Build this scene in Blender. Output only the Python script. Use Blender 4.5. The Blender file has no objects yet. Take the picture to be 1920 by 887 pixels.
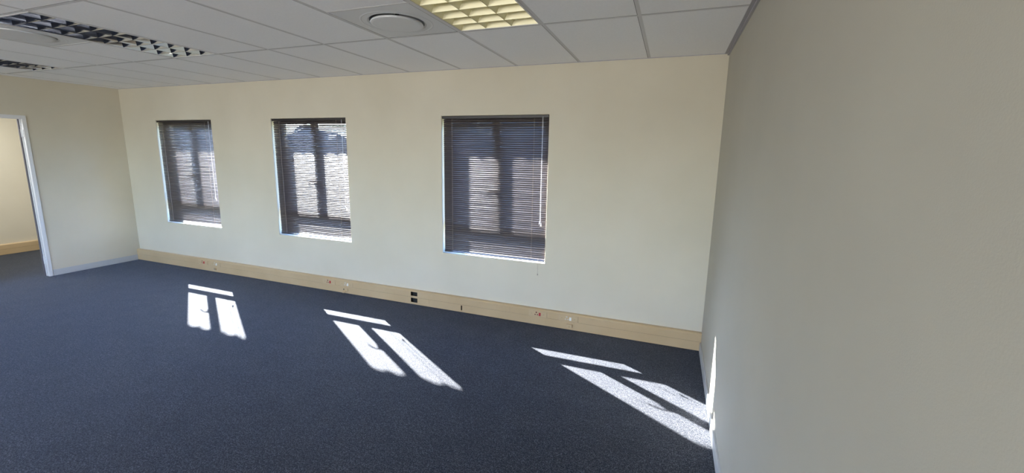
import bpy, bmesh, math, random
from mathutils import Vector, Matrix
C = bpy.context.scene.collection
S = bpy.context.scene
PI = math.pi
random.seed(7)

# ------------------------------------------------------------------ camera, sky, sun, big lights, exposure
H = 2.5417          # ceiling height
LW = 7.996          # left wall at x = -LW; the right wall is x = 0, the window wall is y = 0
SOUTH = -7.4
cam_d = bpy.data.cameras.new('camera')
cam = bpy.data.objects.new('camera', cam_d); C.objects.link(cam)
cam.location = (-0.3669, -3.9106, 1.7157)
cam.rotation_mode = 'XYZ'
cam.rotation_euler = (1.3999, -0.0181, 0.3561)
cam_d.sensor_width = 36.0
cam_d.lens = 36.0 * 783.36 / 1920
cam_d.shift_x = -(965.37 - 960) / 1920
cam_d.shift_y = (423.61 - 443.5) / 1920
cam_d.clip_start = 0.02; cam_d.clip_end = 500
S.camera = cam

SUN = Vector((1.59, -1.0, -1.19)).normalized()      # direction the light travels
sd = bpy.data.lights.new('sun', 'SUN'); sd.energy = 140; sd.angle = math.radians(0.53)
sd.color = (1.0, 0.95, 0.88)
so = bpy.data.objects.new('sun', sd); C.objects.link(so)
so.rotation_euler = SUN.to_track_quat('-Z', 'Y').to_euler()
so.location = (-20, 15, 15)

w = bpy.data.worlds.new('sky'); S.world = w; w.use_nodes = True
wn = w.node_tree.nodes; wl = w.node_tree.links
bg = wn['Background']
sky = wn.new('ShaderNodeTexSky'); sky.sky_type = 'NISHITA'; sky.sun_disc = False
sky.sun_elevation = math.radians(32.4)
sky.sun_rotation = math.atan2(-SUN.x, -SUN.y)
sky.air_density = 1.0; sky.dust_density = 1.2
tint = wn.new('ShaderNodeMix'); tint.data_type = 'RGBA'; tint.blend_type = 'MULTIPLY'; tint.inputs['Factor'].default_value = 1
tint.inputs[7].default_value = (.56, .76, 1.10, 1); wl.new(sky.outputs[0], tint.inputs[6]); wl.new(tint.outputs[2], bg.inputs[0]); bg.inputs[1].default_value = 4.2

def area(name, loc, rot, sx, sy, e, col, spread=180):
    d = bpy.data.lights.new(name, 'AREA'); d.shape = 'RECTANGLE'; d.size = sx; d.size_y = sy
    d.energy = e; d.color = col; d.spread = math.radians(spread)
    o = bpy.data.objects.new(name, d); C.objects.link(o); o.location = loc; o.rotation_euler = rot
    return o
SOUTH_WINDOWS = [(-7.2, -6.0), (-4.9, -3.7), (-2.6, -1.4)]
for (x0, x1), watts in zip(SOUTH_WINDOWS, (52, 86, 104)):    # daylight lamps in unseen windows behind the camera, tilted up to brighten the ceiling
    area('daylight', ((x0+x1)/2, SOUTH-0.05, 1.30), (PI/2+.75, 0, 0), 1.15, 1.0, watts, (1.0, 0.94, 0.85))
area('side_room_fill', (-9.0, -1.5, H-0.05), (0, 0, 0), 1.0, 1.0, 62, (0.94, 0.97, 1.0))  # added ceiling lamp, stands in for window light in the side room

S.view_settings.view_transform = 'Standard'
S.view_settings.look = 'None'
S.view_settings.gamma = 1.0
S.view_settings.use_curve_mapping = False
S.view_settings.exposure = 0.0
S.cycles.use_denoising = True
S.cycles.max_bounces = 14
S.cycles.diffuse_bounces = 8
S.cycles.transparent_max_bounces = 16
S.cycles.sample_clamp_indirect = 30
S.cycles.blur_glossy = 0.1

# ------------------------------------------------------------------ materials
def mat(name, col, rough=0.6, metal=0.0, **kw):
    m = bpy.data.materials.new(name); m.use_nodes = True
    b = m.node_tree.nodes['Principled BSDF']
    b.inputs['Base Color'].default_value = (*col, 1)
    b.inputs['Roughness'].default_value = rough
    b.inputs['Metallic'].default_value = metal
    for k, v in kw.items(): b.inputs[k.replace('_', ' ')].default_value = v
    return m
def noise_on(m, col_a, col_b, scale, detail=4, bump=0.0, bscale=None, lo=0.35, hi=0.65, dist=0.002):
    nt = m.node_tree; n = nt.nodes; l = nt.links; b = n['Principled BSDF']
    tc = n.new('ShaderNodeTexCoord'); no = n.new('ShaderNodeTexNoise')
    no.inputs['Scale'].default_value = scale; no.inputs['Detail'].default_value = detail
    l.new(tc.outputs['Object'], no.inputs['Vector'])
    r = n.new('ShaderNodeValToRGB'); r.color_ramp.elements[0].position = lo; r.color_ramp.elements[1].position = hi
    r.color_ramp.elements[0].color = (*col_a, 1); r.color_ramp.elements[1].color = (*col_b, 1)
    l.new(no.outputs['Fac'], r.inputs['Fac']); l.new(r.outputs['Color'], b.inputs['Base Color'])
    if bump:
        n2 = n.new('ShaderNodeTexNoise'); n2.inputs['Scale'].default_value = bscale or scale; n2.inputs['Detail'].default_value = 3
        l.new(tc.outputs['Object'], n2.inputs['Vector'])
        bp = n.new('ShaderNodeBump'); bp.inputs['Strength'].default_value = bump; bp.inputs['Distance'].default_value = dist
        l.new(n2.outputs['Fac'], bp.inputs['Height']); l.new(bp.outputs['Normal'], b.inputs['Normal'])
    return m
M = {}
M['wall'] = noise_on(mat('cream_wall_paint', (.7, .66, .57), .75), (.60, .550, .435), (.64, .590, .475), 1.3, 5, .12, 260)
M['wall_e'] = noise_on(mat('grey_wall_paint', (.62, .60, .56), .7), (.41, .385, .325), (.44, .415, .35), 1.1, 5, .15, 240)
M['tile'] = noise_on(mat('ceiling_tile', (.6, .6, .6), .8), (.905, .905, .92), (.94, .94, .955), 90, 4, .1, 300)
M['tbar'] = mat('ceiling_grid_steel', (.66, .65, .66), .6)
M['wallangle'] = mat('edge_angle_steel', (.36, .35, .38), .45)
M['void'] = mat('recess_shade_black', (.02, .02, .02), .9); M['seam'] = mat('seam_shadow_grey', (.22, .22, .22), .9)
M['trunk'] = noise_on(mat('beige_trunking_pvc', (.60, .47, .29), .32), (.52, .38, .215), (.565, .42, .245), 3, 3)
M['plate'] = mat('beige_socket_plate', (.545, .41, .24), .35)
M['red'] = mat('red_plastic', (.42, .015, .02), .35)
M['darkred'] = mat('dark_red_hole', (.10, .01, .012), .6)
M['white'] = mat('white_plastic', (.82, .83, .8), .35)
M['hole'] = mat('black_hole', (.01, .01, .01), .8)
M['screw'] = mat('screw_steel', (.35, .3, .22), .4, .7)
M['skirt'] = mat('grey_skirting', (.48, .49, .50), .4)
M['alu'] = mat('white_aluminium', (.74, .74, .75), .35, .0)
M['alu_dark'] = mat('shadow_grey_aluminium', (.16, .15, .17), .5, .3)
M['bronze'] = mat('dark_bronze_frame', (.028, .022, .022), .4, .2)
M['slat'] = mat('dark_brown_slat', (.044, .033, .035), .38, 0.0, Coat_Weight=1.0, Coat_Roughness=.28)
M['rail'] = mat('dark_headrail', (.022, .017, .018), .4)
M['cord'] = mat('blind_cord', (.32, .26, .22), .7)
M['pull'] = mat('clear_cord_pull', (.75, .76, .8), .2)
M['mirror'] = mat('bright_aluminium_louvre', (.62, .63, .66), .10, 1.0)
M['lit_louvre'] = mat('glow_tinted_louvre', (.82, .78, .58), .5, .35)  # the lamp's yellow glow is put into this louvre colour
M['housing'] = mat('luminaire_housing', (.16, .16, .16), .4)
M['tube_off'] = mat('unlit_tube', (.75, .76, .74), .3)
tm = mat('lit_tube', (.9, .9, .8), .4); M['tube_on'] = tm
tm.node_tree.nodes['Principled BSDF'].inputs['Emission Color'].default_value = (1.0, .86, .26, 1)
tm.node_tree.nodes['Principled BSDF'].inputs['Emission Strength'].default_value = 2.0
M['diffuser'] = mat('diffuser_white_steel', (.66, .67, .70), .35)
M['ext'] = noise_on(mat('outside_plaster', (.55, .47, .38), .85), (.5, .42, .34), (.6, .5, .4), 3)
M['clay'] = noise_on(mat('clay_roof_tile', (.35, .14, .08), .8), (.28, .11, .06), (.42, .18, .1), 6)
M['grass'] = noise_on(mat('dry_grass', (.2, .2, .1), .95), (.10, .12, .06), (.22, .20, .10), .3, 6)
M['leaf'] = noise_on(mat('hazy_tree_leaves', (.03, .05, .03), .8), (.008, .016, .02), (.025, .043, .05), 2.5, 6)  # bluish because aerial haze is put into the leaf colour
M['bark'] = mat('tree_bark', (.06, .045, .035), .9)

# glass: thin pane, see-through with a weak surface reflection
g = bpy.data.materials.new('window_glass'); g.use_nodes = True; n = g.node_tree.nodes; l = g.node_tree.links
n.clear(); out = n.new('ShaderNodeOutputMaterial'); mx = n.new('ShaderNodeMixShader')
tr = n.new('ShaderNodeBsdfTransparent'); tr.inputs[0].default_value = (.93, .95, .97, 1)
gl = n.new('ShaderNodeBsdfGlossy'); gl.inputs['Roughness'].default_value = .02
mx.inputs[0].default_value = .06
l.new(tr.outputs[0], mx.inputs[1]); l.new(gl.outputs[0], mx.inputs[2]); l.new(mx.outputs[0], out.inputs[0])
M['glass'] = g

# carpet: dark blue-grey needle-punch with pale flecks
cm = mat('blue_grey_carpet', (.05, .055, .075), .95); n = cm.node_tree.nodes; l = cm.node_tree.links; b = n['Principled BSDF']
tc = n.new('ShaderNodeTexCoord')
def nz(scale, detail=3, rough=.6):
    q = n.new('ShaderNodeTexNoise'); q.inputs['Scale'].default_value = scale; q.inputs['Detail'].default_value = detail
    q.inputs['Roughness'].default_value = rough; l.new(tc.outputs['Object'], q.inputs['Vector']); return q
def ramp(src, p0, c0, p1, c1):
    r = n.new('ShaderNodeValToRGB'); e = r.color_ramp.elements
    e[0].position = p0; e[0].color = (*c0, 1); e[1].position = p1; e[1].color = (*c1, 1)
    l.new(src, r.inputs['Fac']); return r
fine = nz(135, 2, .9); mid = nz(48, 4, .85); big = nz(5.5, 5, .75)
r1 = ramp(fine.outputs['Fac'], .44, (.0035, .0035, .0042), .60, (.074, .073, .078))
r2 = ramp(mid.outputs['Fac'], .38, (.38, .38, .38), .62, (1.5, 1.5, 1.5))
r3 = ramp(big.outputs['Fac'], .34, (.76, .77, .80), .66, (1.18, 1.19, 1.22))
def mul(a, bb):
    q = n.new('ShaderNodeMix'); q.data_type = 'RGBA'; q.blend_type = 'MULTIPLY'; q.inputs['Factor'].default_value = 1
    l.new(a, q.inputs[6]); l.new(bb, q.inputs[7]); return q
m1 = mul(r1.outputs[0], r2.outputs[0]); m2 = mul(m1.outputs[2], r3.outputs[0])
l.new(m2.outputs[2], b.inputs['Base Color'])
bp = n.new('ShaderNodeBump'); bp.inputs['Strength'].default_value = .7; bp.inputs['Distance'].default_value = .004
l.new(fine.outputs['Fac'], bp.inputs['Height']); l.new(bp.outputs['Normal'], b.inputs['Normal'])
b.inputs['Sheen Weight'].default_value = .2; b.inputs['Sheen Roughness'].default_value = .45
b.inputs['Sheen Tint'].default_value = (.58, .72, 1, 1)  # blue of the sky light is put into the sheen tint
b.inputs['Specular IOR Level'].default_value = .2
M['carpet'] = cm

# ------------------------------------------------------------------ helpers
def obj(name, bm, m, parent=None, smooth=False, recalc=True):
    if recalc: bmesh.ops.recalc_face_normals(bm, faces=bm.faces)
    if smooth:
        for e in bm.edges:
            if len(e.link_faces) == 2 and e.calc_face_angle(0) > .7: e.smooth = False
    me = bpy.data.meshes.new(name); bm.to_mesh(me); bm.free()
    ms = m if isinstance(m, (list, tuple)) else [m]
    for q in ms: me.materials.append(q)
    if smooth:
        for p in me.polygons: p.use_smooth = True
    o = bpy.data.objects.new(name, me); C.objects.link(o)
    if parent: o.parent = parent
    return o
def struct(o): o['kind'] = 'structure'; return o
def empty(name, loc, rz=0, kind=None):
    o = bpy.data.objects.new(name, None); C.objects.link(o); o.location = loc; o.rotation_euler = (0, 0, rz)
    o.empty_display_size = .05
    if kind: o['kind'] = kind
    return o
def tag(o, label, cat, group=None):
    o['label'] = label; o['category'] = cat
    if group: o['group'] = group
    return o
def copy_tree(o, parent=None):
    c = o.copy(); C.objects.link(c)
    if parent: c.parent = parent
    for ch in list(o.children): copy_tree(ch, c)
    return c
def box(bm, x0, x1, y0, y1, z0, z1, bev=0.0, mi=0):
    vs = [bm.verts.new((x, y, z)) for x in (x0, x1) for y in (y0, y1) for z in (z0, z1)]
    idx = [(0, 1, 3, 2), (4, 6, 7, 5), (0, 4, 5, 1), (2, 3, 7, 6), (0, 2, 6, 4), (1, 5, 7, 3)]
    fs = [bm.faces.new([vs[i] for i in q]) for q in idx]
    for f_ in fs: f_.material_index = mi
    if bev:
        es = list({e for f_ in fs for e in f_.edges})
        bmesh.ops.bevel(bm, geom=es, offset=bev, segments=2, profile=.5, affect='EDGES')
def cyl(bm, p0, p1, r0, r1=None, seg=16, caps=True):
    r1 = r0 if r1 is None else r1
    p0, p1 = Vector(p0), Vector(p1); d = (p1-p0).normalized()
    a = d.orthogonal().normalized(); c_ = d.cross(a)
    A = [bm.verts.new(p0 + r0*(math.cos(t)*a + math.sin(t)*c_)) for t in [2*PI*i/seg for i in range(seg)]]
    B = [bm.verts.new(p1 + r1*(math.cos(t)*a + math.sin(t)*c_)) for t in [2*PI*i/seg for i in range(seg)]]
    for i in range(seg): bm.faces.new((A[i], A[(i+1) % seg], B[(i+1) % seg], B[i]))
    if caps: bm.faces.new(A[::-1]); bm.faces.new(B)
def tube(bm, pts, r, seg=8):
    rings = []
    pts = [Vector(p) for p in pts]
    for i, p in enumerate(pts):
        d = (pts[min(i+1, len(pts)-1)] - pts[max(i-1, 0)]).normalized()
        a = d.cross(Vector((.31, .2, .93))).normalized(); c_ = d.cross(a)
        rings.append([bm.verts.new(p + r*(math.cos(2*PI*k/seg)*a + math.sin(2*PI*k/seg)*c_)) for k in range(seg)])
    for A, B in zip(rings, rings[1:]):
        for k in range(seg): bm.faces.new((A[k], A[(k+1) % seg], B[(k+1) % seg], B[k]))
    bm.faces.new(rings[0][::-1]); bm.faces.new(rings[-1])
def lathe(bm, prof, cx, cy, seg=64, closed=False):
    rings = []
    for r, z in prof:
        if r < 1e-6: rings.append([bm.verts.new((cx, cy, z))])
        else: rings.append([bm.verts.new((cx + r*math.cos(2*PI*k/seg), cy + r*math.sin(2*PI*k/seg), z)) for k in range(seg)])
    pr = list(zip(rings, rings[1:]))
    if closed: pr.append((rings[-1], rings[0]))
    for A, B in pr:
        for k in range(seg):
            k2 = (k+1) % seg
            if len(A) == 1: bm.faces.new((A[0], B[k2], B[k]))
            elif len(B) == 1: bm.faces.new((A[k], A[k2], B[0]))
            else: bm.faces.new((A[k], A[k2], B[k2], B[k]))
def wall_grid(bm, us, vs_, holes, P, thick, bev=0.0):
    """a slab with rectangular openings; P(u, v, d) maps wall coordinates and depth to a point"""
    us = sorted(set([round(u, 5) for u in us] + [round(h[i], 5) for h in holes for i in (0, 1)]))
    vv = sorted(set([round(v, 5) for v in vs_] + [round(h[i], 5) for h in holes for i in (2, 3)]))
    F = {}; K = {}
    def V(D, i, j, d):
        if (i, j) not in D: D[(i, j)] = bm.verts.new(P(us[i], vv[j], d))
        return D[(i, j)]
    def solid(i, j):
        if i < 0 or j < 0 or i >= len(us)-1 or j >= len(vv)-1: return False
        cu, cv = (us[i]+us[i+1])/2, (vv[j]+vv[j+1])/2
        return not any(h[0] < cu < h[1] and h[2] < cv < h[3] for h in holes)
    rim = []
    for i in range(len(us)-1):
        for j in range(len(vv)-1):
            if not solid(i, j): continue
            bm.faces.new((V(F, i, j, 0), V(F, i+1, j, 0), V(F, i+1, j+1, 0), V(F, i, j+1, 0)))
            bm.faces.new((V(K, i, j, thick), V(K, i, j+1, thick), V(K, i+1, j+1, thick), V(K, i+1, j, thick)))
            for (di, dj, a, b_) in ((-1, 0, (i, j), (i, j+1)), (1, 0, (i+1, j), (i+1, j+1)), (0, -1, (i, j), (i+1, j)), (0, 1, (i, j+1), (i+1, j+1))):
                if not solid(i+di, j+dj):
                    f_ = bm.faces.new((V(F, *a, 0), V(F, *b_, 0), V(K, *b_, thick), V(K, *a, thick)))
                    if 0 <= i+di < len(us)-1 and 0 <= j+dj < len(vv)-1:
                        rim.append(bm.edges.get((F[a], F[b_])))
    if bev: bmesh.ops.bevel(bm, geom=rim, offset=bev, segments=3, profile=.5, affect='EDGES')

# ------------------------------------------------------------------ room shell
WT = 0.22
WINS = [(-7.245, -6.115), (-5.040, -3.890), (-2.642, -1.484)]
WZ0, WZ1 = 0.630, 2.087
TOP = 2.95
bm = bmesh.new(); wall_grid(bm, (-10.4, .15), (-.02, TOP), [(a, b_, WZ0, WZ1) for a, b_ in WINS], lambda u, v, d: (u, d, v), WT, .007)
struct(obj('wall_north', bm, M['wall']))
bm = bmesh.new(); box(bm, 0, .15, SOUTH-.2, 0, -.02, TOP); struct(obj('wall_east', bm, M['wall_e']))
DY0, DY1, DZ = -1.965, -1.024, 2.045        # doorway in the left wall
PT = .085
bm = bmesh.new(); wall_grid(bm, (SOUTH, 0), (-.02, TOP), [(DY0, DY1, -.021, DZ)], lambda u, v, d: (-LW-d, u, v), PT)
struct(obj('wall_west', bm, M['wall']))
bm = bmesh.new(); wall_grid(bm, (-10.4, .15), (-.02, TOP), [(a, b_, .7, 2.2) for a, b_ in SOUTH_WINDOWS], lambda u, v, d: (u, SOUTH-d, v), .2)
struct(obj('wall_south', bm, M['wall']))
bm = bmesh.new(); box(bm, -10.3, -10.15, SOUTH, 0, -.02, TOP); struct(obj('wall_side_room', bm, M['wall']))
bm = bmesh.new(); box(bm, -10.3, .15, SOUTH-.2, WT, -.12, 0); struct(obj('floor', bm, M['carpet']))
bm = bmesh.new(); box(bm, -10.5, .3, SOUTH-.3, WT+.02, TOP, TOP+.12); struct(obj('roof', bm, M['ext']))

# suspended ceiling: lay-in tiles with openings for fittings, T-bar grid just below them
T = .6; AX = .6135; BY = 1.1561
xs = [-AX - T*k for k in range(0, 16)]
ys = [-BY - 1.2*k for k in range(0, 6)]
LIGHTS = [(-AX-T*2, 'on'), (-AX-T*7, 'off'), (-AX-T*11, 'off')]         # left x edge of each luminaire in the first row
DIFF = [(-2.1135, -BY-.3), (-5.1135, -BY-.9)]
holes = [(x, x+T, -BY-1.2, -BY) for x, _ in LIGHTS] + [(cx-.3, cx+.3, cy-.3, cy+.3) for cx, cy in DIFF]
bm = bmesh.new()
wall_grid(bm, (-10.2, 0), (SOUTH, 0), holes, lambda u, v, d: (u, v, H+.0004+d), .015)
ceil = struct(obj('ceiling', bm, M['tile']))
def segs(lo, hi, cuts):
    out_ = []; p = lo
    for a, b_ in sorted(cuts):
        if a > p: out_.append((p, a))
        p = max(p, b_)
    if hi > p: out_.append((p, hi))
    return out_
bm = bmesh.new(); hw = .011
for x in xs: box(bm, x-hw, x+hw, SOUTH, -.002, H-.0005, H+.004)
allx = [0] + xs + [-LW]
for y in ys:
    for xa, xb in zip(allx, allx[1:]):
        if xb < -LW-1e-6 or xa < -LW: continue
        box(bm, xb+hw, xa-hw, y-.0095, y+.0095, H-.0005, H+.004)
for cx, cy in DIFF:
    yy = cy+.3 if cy < -BY-.6 else cy-.3
    box(bm, cx-.3+hw, cx+.3-hw, yy-.009, yy+.009, H-.0005, H+.004)
obj('grid_bars', bm, M['tbar'], ceil)
# dark strip beside every bar draws the shadow line of the lay-in tile edge
bm = bmesh.new()
for x in xs: box(bm, x-hw-.0035, x-hw-.0002, SOUTH, -.002, H-.0003, H+.0035)
for y in ys[:3]: box(bm, -LW, 0, y-.0135, y-.0097, H-.0003, H+.0035)
obj('tile_gap_shade', bm, M['seam'], ceil)
# edge angles where the ceiling meets the walls
bm = bmesh.new(); box(bm, -LW, -.0, -.004, -.0, H-.005, H+.005); struct(obj('trim_1', bm, M['wallangle']))
bm = bmesh.new(); box(bm, -.034, -.014, SOUTH, -.002, H-.004, H+.005); box(bm, -.014, 0, SOUTH, -.002, H-.016, H+.005)
struct(obj('trim_2', bm, M['wallangle']))
bm = bmesh.new(); box(bm, -LW, -LW+.02, SOUTH, -.002, H-.004, H+.005); struct(obj('trim_3', bm, M['tbar']))

# skirtings
def skirt(name, x0, x1, y0, y1, h):
    bm = bmesh.new(); box(bm, x0, x1, y0, y1, 0, h, .002); struct(obj(name, bm, M['skirt']))
skirt('baseboard_west', -LW, -LW+.012, -.995, -.045, .08)
skirt('baseboard_east', -.012, 0, SOUTH, -.046, .085)

# ------------------------------------------------------------------ windows
def make_window(i, x0, x1):
    t = empty('window_%d' % i, ((x0+x1)/2, .10, WZ0), kind='structure')
    W = x1-x0; Hh = WZ1-WZ0; a, b_ = -W/2, W/2
    y0, y1 = 0, .045
    bm = bmesh.new()
    fw = .04
    box(bm, a, a+fw, y0, y1, 0, Hh, .003); box(bm, b_-fw, b_, y0, y1, 0, Hh, .003)
    box(bm, a+fw, b_-fw, y0, y1, 0, fw, .003); box(bm, a+fw, b_-fw, y0, y1, Hh-fw, Hh, .003)
    tz = .30
    box(bm, a+fw, b_-fw, y0, y1, tz, tz+.045, .003)
    box(bm, -.022, .022, y0, y1, tz+.045, Hh-fw, .003)
    obj('frame', bm, M['bronze'], t)
    for s0, s1 in ((a+fw, -.022), (.022, b_-fw)):
        bm = bmesh.new(); w_ = .022
        z0, z1 = tz+.045, Hh-fw
        box(bm, s0, s0+w_, y0-.012, y1-.012, z0, z1, .002); box(bm, s1-w_, s1, y0-.012, y1-.012, z0, z1, .002)
        box(bm, s0+w_, s1-w_, y0-.012, y1-.012, z0, z0+w_, .002); box(bm, s0+w_, s1-w_, y0-.012, y1-.012, z1-w_, z1, .002)
        sash = obj('sash', bm, M['bronze'], t)
        bm = bmesh.new(); box(bm, s0+w_, s1-w_, .02, .024, z0+w_, z1-w_); obj('pane', bm, M['glass'], sash)
    bm = bmesh.new(); box(bm, a+fw, b_-fw, .02, .024, fw, tz); obj('pane', bm, M['glass'], t)
    # cockspur handle on the left sash
    bm = bmesh.new()
    hz = .74
    box(bm, -.048, -.024, -.022, -.012, hz-.035, hz+.035, .003)
    cyl(bm, (-.036, -.02, hz), (-.036, -.045, hz), .009)
    tube(bm, [(-.036, -.042, hz), (-.060, -.046, hz-.004), (-.085, -.046, hz-.018), (-.105, -.044, hz-.05)], .007)
    tube(bm, [(-.036, -.040, hz), (.0, -.040, hz+.004), (.02, -.03, hz+.004)], .006)
    obj('handle', bm, M['bronze'], t, smooth=True)
    bm = bmesh.new(); box(bm, a, b_, -.098+.0, 0, -.003, .0045)     # sill board lying on the reveal
    obj('sill', bm, M['wall'], t)
    return t
for i, (x0, x1) in enumerate(WINS): make_window(i+1, x0, x1)

# ------------------------------------------------------------------ venetian blinds
def make_blind(i, x0, x1, tilt, label):
    t = tag(empty('venetian_blind', ((x0+x1)/2, .024, WZ1)), label, 'blind', 'dark venetian blinds in the three windows')
    W = x1-x0; a, b_ = -W/2+.016, W/2-.010
    rnd = random.Random(i*13+5)
    bm = bmesh.new()
    box(bm, -W/2+.004, W/2-.004, -.014, .014, -.027, -.002, .002)
    hr = obj('headrail', bm, M['rail'], t)
    # slats, stacked closer at the very bottom
    zs = []; z = -.040; floor_z = -(WZ1-WZ0)+.024
    while z > floor_z+.020: zs.append(z); z -= .0212
    zs += [floor_z+.0195, floor_z+.0155]
    bm = bmesh.new(); w_ = .025; nx = 26; prof = [-1, -.6, -.2, .2, .6, 1]
    for k, zc in enumerate(zs):
        tt = math.radians(tilt + rnd.uniform(-1.5, 1.5))
        if k >= len(zs)-2: tt *= .6
        ph = rnd.uniform(0, 6.28); sag = rnd.uniform(-.0006, .0006); dz = rnd.uniform(-.0005, .0005)
        rows = []
        for j in range(nx+1):
            u = j/nx; x = a + (b_-a)*u
            tj = tt + math.radians(1.0)*math.sin(u*9+ph) + math.radians(.7)*math.sin(u*23+ph*2)
            ca, sa = math.cos(tj), math.sin(tj); row = []
            for q in prof + prof[::-1]:
                pass
            top = []; bot = []
            for q in prof:
                cam_ = .0022*(1-q*q)
                yy = q*w_/2*ca - cam_*sa; zz = q*w_/2*sa + cam_*ca
                zz += zc + dz + sag*math.sin(u*PI)
                top.append(bm.verts.new((x, yy, zz)))
                bot.append(bm.verts.new((x, yy+.0003*sa, zz-.0003*ca)))
            rows.append(top + bot[::-1])
        for A, B in zip(rows, rows[1:]):
            m_ = len(A)
            for q in range(m_): bm.faces.new((A[q], A[(q+1) % m_], B[(q+1) % m_], B[q]))
        bm.faces.new(rows[0][::-1]); bm.faces.new(rows[-1])
    obj('slats', bm, M['slat'], t, smooth=True)
    bm = bmesh.new(); box(bm, a, b_, -.011, .011, floor_z-.004, floor_z+.006, .002)
    obj('bottom_rail', bm, M['rail'], t)
    ct = math.cos(math.radians(tilt))*w_/2+.0008
    for u in (.085, .875):
        x = a + (b_-a)*u; bm = bmesh.new()
        cyl(bm, (x, -ct, -.027), (x, -ct, floor_z+.006), .0009, seg=6)
        cyl(bm, (x, ct, -.027), (x, ct, floor_z+.006), .0009, seg=6)
        cyl(bm, (x+.006, -ct-.001, -.027), (x+.006, -ct-.001, floor_z+.006), .0008, seg=6)
        obj('ladder_cord', bm, M['cord'], t)
    # lift cord with pulls at the right
    x = b_-.055; bm = bmesh.new()
    for q in (0, .007): tube(bm, [(x+q, -.016, -.02), (x+q*.6+.001, -.0175, -.5), (x+q, -.018, -1.02-(q*2))], .0012, 6)
    cd = obj('lift_cord', bm, M['pull'], t)
    bm = bmesh.new()
    for q in (0, .007):
        x_, z_ = x+q*1.8, -1.02-q*3
        lathe_pts = [(0, z_+.002), (.003, z_), (.0065, z_-.03), (.006, z_-.036), (0, z_-.037)]
        lathe(bm, lathe_pts, x_, -.018, 14)
    obj('cord_pull', bm, M['pull'], cd, smooth=True)
    if i == 2:   # loose tail of cord hanging below the sill
        x = -1.554 - (x0+x1)/2; bm = bmesh.new()
        tube(bm, [(x, -.02, -1.40), (x, -.0275, WZ0-WZ1+.03), (x, -.030, WZ0-WZ1-.01), (x+.001, -.030, .528-WZ1)], .0012, 6)
        lathe(bm, [(0, .530-WZ1), (.003, .528-WZ1), (.0055, .512-WZ1), (0, .510-WZ1)], x+.001, -.030, 12)
        obj('cord_tail', bm, M['cord'], t)
    return t
make_blind(0, *WINS[0], 55.5, 'dark brown venetian blind in the narrow-looking window nearest the far left corner')
make_blind(1, *WINS[1], 54.5, 'dark brown venetian blind in the middle window, pale sky showing through its top slats')
make_blind(2, *WINS[2], 57.8, 'largest-looking dark brown venetian blind, in the window nearest the right wall')

# ------------------------------------------------------------------ power trunking along the window wall
TD = .042; TH = .168
def trunk_prof_cover(bm, x0, x1, z0, z1, holes=()):
    wall_grid(bm, (x0, x1), (z0, z1), [h for h in holes if h[0] > x0 and h[1] < x1 and h[2] > z0 and h[3] < z1],
              lambda u, v, d: (u, -TD+d, v), .0022, 0)
def make_trunking(x0, x1, joints, holes, label, name='power_trunking'):
    t = tag(empty(name, ((x0+x1)/2, 0, 0)), label, 'trunking')
    off = (x0+x1)/2
    bm = bmesh.new()
    box(bm, x0-off, x1-off, -.004, -.0, .004, TH-.004)                 # back plate
    obj('backing', bm, M['void'], t); bm = bmesh.new()  # inner parts coloured near black for the shade inside the hollow trunking
    box(bm, x0-off, x1-off, -TD+.003, -.004, .003, .007)               # floor web
    obj('floor_web', bm, M['void'], t); bm = bmesh.new()
    box(bm, x0-off, x1-off, -TD+.003, -.006, .0865, .0895)             # middle web
    obj('divider', bm, M['void'], t); bm = bmesh.new()
    # rolled top lip
    pr = [(-.0, TH), (-.024, TH), (-.034, TH-.003), (-.0395, TH-.009), (-TD, TH-.0135), (-TD, TH-.017), (-TD+.003, TH-.017), (-.034, TH-.009), (0, TH-.006)]
    A = [bm.verts.new((x0-off, y, z)) for y, z in pr]; B = [bm.verts.new((x1-off, y, z)) for y, z in pr]
    for k in range(len(pr)): bm.faces.new((A[k], A[(k+1) % len(pr)], B[(k+1) % len(pr)], B[k]))
    bm.faces.new(A[::-1]); bm.faces.new(B)
    for q in (x0-off, x1-off):
        s = 1 if q < 0 else -1
        box(bm, min(q, q+s*.002), max(q, q+s*.002), -TD+.003, -.004, .006, TH-.01)
    obj('body', bm, M['trunk'], t)
    hs = [(h[0]-off, h[1]-off, h[2], h[3]) for h in holes]
    ed = [x0] + joints[0] + [x1]
    for a, b_ in zip(ed, ed[1:]):
        bm = bmesh.new(); trunk_prof_cover(bm, a-off+.0006, b_-off-.0006, .0885, TH-.0175, hs); obj('upper_cover', bm, M['trunk'], t)
    ed = [x0] + joints[1] + [x1]
    for a, b_ in zip(ed, ed[1:]):
        bm = bmesh.new(); trunk_prof_cover(bm, a-off+.0006, b_-off-.0006, .004, .0868, hs); obj('lower_cover', bm, M['trunk'], t)
    return t
HOLES = [(-3.040, -2.953, .1035, .150), (-3.040, -2.953, .027, .078), (-2.402, -2.386, .024, .078)]
trk = make_trunking(-LW+.001, -.001, ([-6.40, -5.2, -1.83, -1.11], [-5.35, -2.80]), HOLES,
              'long beige dado power trunking along the foot of the window wall')
trk.location.y = -.001
o = make_trunking(-3.0, 0, ([], [-1.4]), [], 'beige trunking at the foot of the wall seen through the doorway')
o.location = (-10.149, -1.51, 0); o.rotation_euler = (0, 0, PI/2)

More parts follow.
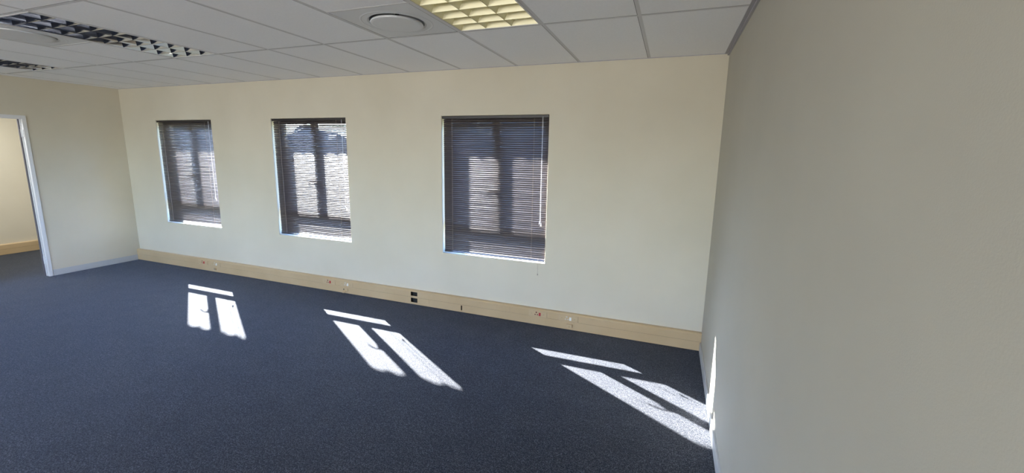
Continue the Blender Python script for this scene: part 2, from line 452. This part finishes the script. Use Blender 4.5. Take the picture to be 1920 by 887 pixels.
# ------------------------------------------------------------------ sockets and data outlets on the trunking
def make_socket(x, kind, label):
    t = tag(empty('power_socket', (x, -TD, .118)), label, 'socket', 'switched power sockets in the trunking')
    bm = bmesh.new(); box(bm, -.0965, .0965, -.0055, 0, -.029, .029, .002); obj('face_plate', bm, M['plate'], t)
    hm = M['darkred'] if kind == 'red' else M['hole']
    rm = M['red'] if kind == 'red' else M['white']
    for px, pz, r in ((-.015, .016, .0056), (-.027, -.008, .0046), (-.003, -.008, .0046)):
        k = 1.3
        bm = bmesh.new(); cyl(bm, (px, -.0054, pz), (px, -.0064, pz), r*k, seg=20)
        ring = obj('socket_hole', bm, hm if kind == 'red' else M['white'], t)
        bm = bmesh.new(); cyl(bm, (px, -.0062, pz), (px, -.0069, pz), r*(.7 if kind == 'red' else .6), seg=16)
        obj('pin_opening', bm, hm, ring)
    bm = bmesh.new(); v = [(.012, -.0055, -.016), (.032, -.0055, -.016), (.032, -.0055, .016), (.012, -.0055, .016)]
    A = [bm.verts.new(p) for p in v]
    B = [bm.verts.new((p[0], -.0070 - (.004 if p[2] < 0 else 0), p[2])) for p in v]
    bm.faces.new(A); bm.faces.new(B[::-1])
    for k in range(4): bm.faces.new((A[k], A[(k+1) % 4], B[(k+1) % 4], B[k]))
    obj('rocker_switch', bm, rm, t)
    for px in (-.064, .064):
        bm = bmesh.new(); cyl(bm, (px, -.0054, 0), (px, -.0068, 0), .0036, .003, 14); obj('screw', bm, M['screw'], t)
    return t
for x, k, lb in ((-6.50, 'red', 'beige socket with red rocker switch, leftmost on the trunking below the left window'),
                 (-6.245, 'white', 'beige socket with white rocker switch on the trunking below the left window'),
                 (-4.225, 'red', 'beige socket with red rocker switch on the trunking below the middle window'),
                 (-3.955, 'white', 'beige socket with white rocker switch on the trunking below the middle window'),
                 (-1.526, 'red', 'beige socket with red rocker switch and red holes on the trunking below the right window'),
                 (-1.211, 'white', 'beige socket with white rocker switch on the trunking, nearest the right wall')):
    make_socket(x, k, lb)
def make_outlet(x, kind, label):
    t = tag(empty('data_outlet', (x, -TD, .047)), label, 'outlet', 'small data outlets on the lower trunking')
    bm = bmesh.new()
    if kind == 'whole':
        box(bm, -.028, .028, -.022, 0, -.018, .018, .002); obj('outlet_box', bm, M['plate'], t)
        bm = bmesh.new(); box(bm, -.008, .008, -.0226, -.021, -.008, .004); obj('jack', bm, M['hole'], t)
        bm = bmesh.new(); box(bm, -.018, .022, -.0234, -.0221, -.0165, .010, .0005); obj('jack_shutter', bm, M['trunk'], t).scale = (1, 1, .35)
    elif kind == 'dark':
        box(bm, -.024, .024, -.016, 0, -.016, .014, .002); obj('outlet_box', bm, M['plate'], t)
        bm = bmesh.new(); box(bm, -.001, .018, -.020, -.0155, -.014, .012, .002); obj('jack', bm, M['screw'], t)
    else:
        box(bm, -.030, .030, -.012, 0, -.018, .018, .0015); obj('outlet_box', bm, M['plate'], t)
        bm = bmesh.new(); box(bm, -.030, -.020, -.0135, -.0118, -.010, .016); obj('jack', bm, M['hole'], t)
        bm = bmesh.new(); vs = [bm.verts.new(p) for p in ((-.030, -.012, -.004), (.010, -.012, -.010), (.004, -.050, -.026), (-.034, -.046, -.022))]
        vt = [bm.verts.new(v.co + Vector((0, 0, .003))) for v in vs]
        bm.faces.new(vs[::-1]); bm.faces.new(vt)
        for k in range(4): bm.faces.new((vs[k], vs[(k+1) % 4], vt[(k+1) % 4], vt[k]))
        obj('open_flap', bm, M['plate'], t)
    return t
make_outlet(-6.265, 'dark', 'small beige data outlet with dark jack below the leftmost white-switched socket')
make_outlet(-3.965, 'open', 'broken-open beige data outlet with hanging flap on the trunking below the middle window')
make_outlet(-1.195, 'whole', 'small square beige data outlet under the white-switched socket nearest the right wall')

# ------------------------------------------------------------------ doorway in the left wall
t = empty('door_1', (-LW, (DY0+DY1)/2, 0), kind='structure')
hw_ = (DY1-DY0)/2
bm = bmesh.new()
for s in (1, -1):       # architrave faces and jamb lining
    a, b_ = sorted((s*hw_, s*(hw_+.022))); box(bm, 0, .010, a, b_, 0, DZ+.030, .0015)
    a, b_ = sorted((s*hw_, s*(hw_-.014))); box(bm, -.030, .010, a, b_, 0, DZ, .0015)
    a, b_ = sorted((s*hw_, s*(hw_-.014))); box(bm, -.090, -.045, a, b_, 0, DZ, .0015)
box(bm, 0, .010, -hw_, hw_, DZ, DZ+.030, .0015)
box(bm, -.090, .010, -hw_+.014, hw_-.014, DZ-.014, DZ-.0001, .0015)
obj('door_frame', bm, M['alu'], t)
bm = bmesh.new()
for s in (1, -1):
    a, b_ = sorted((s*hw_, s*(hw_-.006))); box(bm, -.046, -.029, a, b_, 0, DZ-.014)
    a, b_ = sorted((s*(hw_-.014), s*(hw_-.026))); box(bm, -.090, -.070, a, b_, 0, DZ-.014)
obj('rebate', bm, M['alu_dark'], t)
for z in (.22, 1.86):
    bm = bmesh.new()
    box(bm, -.044, -.006, hw_-.018, hw_-.012, z-.045, z+.045, .001)
    cyl(bm, (-.040, hw_-.020, z-.05), (-.040, hw_-.020, z+.05), .007, seg=14)
    obj('hinge', bm, M['alu'], t)

# ------------------------------------------------------------------ ceiling luminaires (louvred, recessed)
def make_luminaire(x, lit, label):
    t = tag(empty('ceiling_light', (x+.3, -BY-.6, H)), label, 'ceiling light', 'recessed louvred ceiling lights')
    a, b_ = .289, .589                       # half width and half length of the body
    fr = .012
    bm = bmesh.new()
    box(bm, -a, a, -b_, -b_+fr, -.003, .004, .001); box(bm, -a, a, b_-fr, b_, -.003, .004, .001)
    box(bm, -a, -a+fr, -b_+fr, b_-fr, -.003, .004, .001); box(bm, a-fr, a, -b_+fr, b_-fr, -.003, .004, .001)
    obj('frame', bm, M['tbar'], t)
    bm = bmesh.new()
    box(bm, -a+.006, -a+.010, -b_+.006, b_-.006, .004, .11); box(bm, a-.010, a-.006, -b_+.006, b_-.006, .004, .11)
    box(bm, -a+.006, a-.006, -b_+.006, -b_+.010, .004, .11); box(bm, -a+.006, a-.006, b_-.010, b_-.006, .004, .11)
    box(bm, -a+.006, a-.006, -b_+.006, b_-.006, .106, .11)
    obj('housing', bm, M['housing'], t)
    # louvre: concave V blades, 3 lanes by 9 cells
    bm = bmesh.new(); A_, B_ = a-.012, b_-.012; hgt = .052
    lm = M['lit_louvre'] if lit else M['mirror']
    def vblade(p0, p1, wtop, side=0):
        p0, p1 = Vector(p0), Vector(p1); d = (p1-p0).normalized(); nn = Vector((-d.y, d.x, 0))
        prof = [(-.0015, 0)]
        for q in range(1, 7):
            u = q/6; prof.append((-.0015 - (wtop/2-.0015)*(u**1.15), hgt*u))
        full = prof + [(-px, pz) for px, pz in prof[::-1]]
        if side > 0: full = [(max(0, px), pz) for px, pz in full]
        if side < 0: full = [(min(0, px), pz) for px, pz in full]
        R0 = [bm.verts.new(p0 + nn*px + Vector((0, 0, pz))) for px, pz in full]
        R1 = [bm.verts.new(p1 + nn*px + Vector((0, 0, pz))) for px, pz in full]
        for k in range(len(full)-1): bm.faces.new((R0[k], R0[k+1], R1[k+1], R1[k]))
    for xx in (-A_, -A_/3, A_/3, A_): vblade((xx, -B_, .001), (xx, B_, .001), .078)
    for k in range(10):
        yy = -B_ + 2*B_*k/9
        for l0 in (-A_, -A_/3, A_/3): vblade((l0+.0015, yy, .001), (l0+2*A_/3-.0015, yy, .001), .040)
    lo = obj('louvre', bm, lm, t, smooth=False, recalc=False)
    for xx in (-2*A_/3, 0, 2*A_/3):
        bm = bmesh.new(); cyl(bm, (xx, -B_+.02, .078), (xx, B_-.02, .078), .013, seg=16)
        obj('tube', bm, M['tube_on'] if lit else M['tube_off'], t, smooth=True)
    return t
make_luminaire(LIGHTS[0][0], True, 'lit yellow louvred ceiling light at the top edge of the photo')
make_luminaire(LIGHTS[1][0], False, 'long unlit mirror-louvred ceiling light at the upper left')
make_luminaire(LIGHTS[2][0], False, 'unlit mirror-louvred ceiling light close to the left wall')

# ------------------------------------------------------------------ round air diffusers
def make_diffuser(cx, cy, r, drop, label):
    t = tag(empty('air_diffuser', (cx, cy, H)), label, 'air diffuser', 'round air diffusers in the ceiling')
    bm = bmesh.new(); seg = 64; hs = .288
    # square plate with a round throat
    sq = []
    for k in range(seg):
        a = 2*PI*k/seg; m_ = max(abs(math.cos(a)), abs(math.sin(a)))
        sq.append(bm.verts.new((hs*math.cos(a)/m_, hs*math.sin(a)/m_, .001)))
    prof = [(r+.066, .001), (r+.058, -.0006), (r+.050, .001), (r+.020, .001), (r+.008, .006), (r+.002, .020), (r-.004, .07), (r-.02, .12)]
    prev = sq
    for pr, pz in prof:
        cur = [bm.verts.new((pr*math.cos(2*PI*k/seg), pr*math.sin(2*PI*k/seg), pz)) for k in range(seg)]
        for k in range(seg): bm.faces.new((prev[k], prev[(k+1) % seg], cur[(k+1) % seg], cur[k]))
        prev = cur
    obj('plate', bm, M['diffuser'], t, smooth=False)
    bm = bmesh.new(); lathe(bm, [(0, .121), (r-.018, .121)], 0, 0, seg); obj('duct', bm, M['void'], t)  # black cap stands for the shaded depth of the duct
    bm = bmesh.new(); z = -drop
    lathe(bm, [(0, z), (r-.02, z), (r-.005, z+.0008), (r-.001, z+.003), (r, z+.008), (r-.004, z+.014), (r-.03, z+.009), (0, z+.008)], 0, 0, seg)
    obj('disc', bm, M['diffuser'], t, smooth=True)
    bm = bmesh.new(); cyl(bm, (0, 0, z+.008), (0, 0, .121), .012); obj('spindle', bm, M['void'], t)
    return t
make_diffuser(DIFF[0][0], DIFF[0][1], .168, .014, 'round white air diffuser in the ceiling beside the lit yellow light')
make_diffuser(DIFF[1][0], DIFF[1][1], .195, .006, 'round white air diffuser cut off by the left edge, beside the unlit light')

# ------------------------------------------------------------------ outside: roof edge over the windows, ground, trees
ez = 2.60; ey = (ez - 1.618)/1.19
bm = bmesh.new(); per = .17; nxs = int(12/per)*8; A = []; B = []; A2 = []; B2 = []
for k in range(nxs+1):
    x = -10.6 + per*k/8; hh = .045*abs(math.sin(PI*k/8))**.8
    A.append(bm.verts.new((x, ey, ez+hh-.012))); B.append(bm.verts.new((x, WT+.02, ez+hh+.28)))
    A2.append(bm.verts.new((x, ey, ez+hh+.006))); B2.append(bm.verts.new((x, WT+.02, ez+hh+.298)))
for k in range(nxs):
    bm.faces.new((A[k], A[k+1], B[k+1], B[k])); bm.faces.new((A2[k], B2[k], B2[k+1], A2[k+1]))
    bm.faces.new((A[k], A2[k], A2[k+1], A[k+1])); bm.faces.new((B[k], B[k+1], B2[k+1], B2[k]))
bm.faces.new((A[0], B[0], B2[0], A2[0])); bm.faces.new((A[-1], A2[-1], B2[-1], B[-1]))
struct(obj('roof_eave', bm, M['clay']))
bm = bmesh.new(); box(bm, -200, 120, WT+.5, 240, -3.7, -3.5); struct(obj('ground', bm, M['grass']))
bm = bmesh.new(); box(bm, -10.45, .3, SOUTH-.25, WT, -3.5, -.125); struct(obj('wall_lower_storey', bm, M['ext']))

def tree_proto(seed):
    rnd = random.Random(seed)
    t = empty('tree', (0, 0, 0))
    bm = bmesh.new(); tube(bm, [(0, 0, 0), (.08, .03, 1.4), (-.05, .1, 2.9), (0, 0, 4.2)], .17, 10); obj('trunk', bm, M['bark'], t)
    bm = bmesh.new()
    for k in range(11):
        c_ = Vector((rnd.uniform(-1.5, 1.5), rnd.uniform(-1.5, 1.5), rnd.uniform(2.6, 6.2))); rr = rnd.uniform(1.0, 1.7)
        if c_.z > 5.3: c_.x *= .5; c_.y *= .5
        r_ = bmesh.ops.create_icosphere(bm, subdivisions=3, radius=rr, matrix=Matrix.Translation(c_))
        for v in r_['verts']:
            d = (v.co-c_).normalized(); v.co += d*rnd.uniform(-.12, .16)*rr
    obj('crown', bm, M['leaf'], t)
    return t
P0 = tree_proto(1); P1 = tree_proto(2); first = {0: True, 1: True}
spots = [  # azimuth left of the window-wall normal (deg), distance, tree height above the ground, label
    (17.5, 24, 9.9, 'dark tree outside, behind the right half of the blind nearest the right wall'),
    (30.5, 29, 10.8, 'dark tree outside, behind the left half of the blind nearest the right wall'),
    (42.6, 50, 6.6, 'low bluish tree outside, right of the mullion of the middle window'),
    (46.6, 39, 7.3, 'bluish tree outside, its top against the pale sky left of the middle window mullion'),
    (52.5, 52, 7.6, 'distant bluish tree outside, at the far left edge of the middle window'),
    (58.5, 27, 9.8, 'tall dark tree outside, behind the blind of the window nearest the far left corner')]
for k, (az, d, hgt, lb) in enumerate(spots):
    pr = (P0, P1)[k % 2]; o = pr if first[k % 2] else copy_tree(pr); first[k % 2] = False
    a = math.radians(az)
    o.location = (cam.location.x - d*math.sin(a), cam.location.y + d*math.cos(a), -3.5)
    s = hgt/7.4; o.scale = (s*1.15, s*1.15, s); o.rotation_euler = (0, 0, k*1.3)
    tag(o, lb, 'tree', 'trees outside the windows')
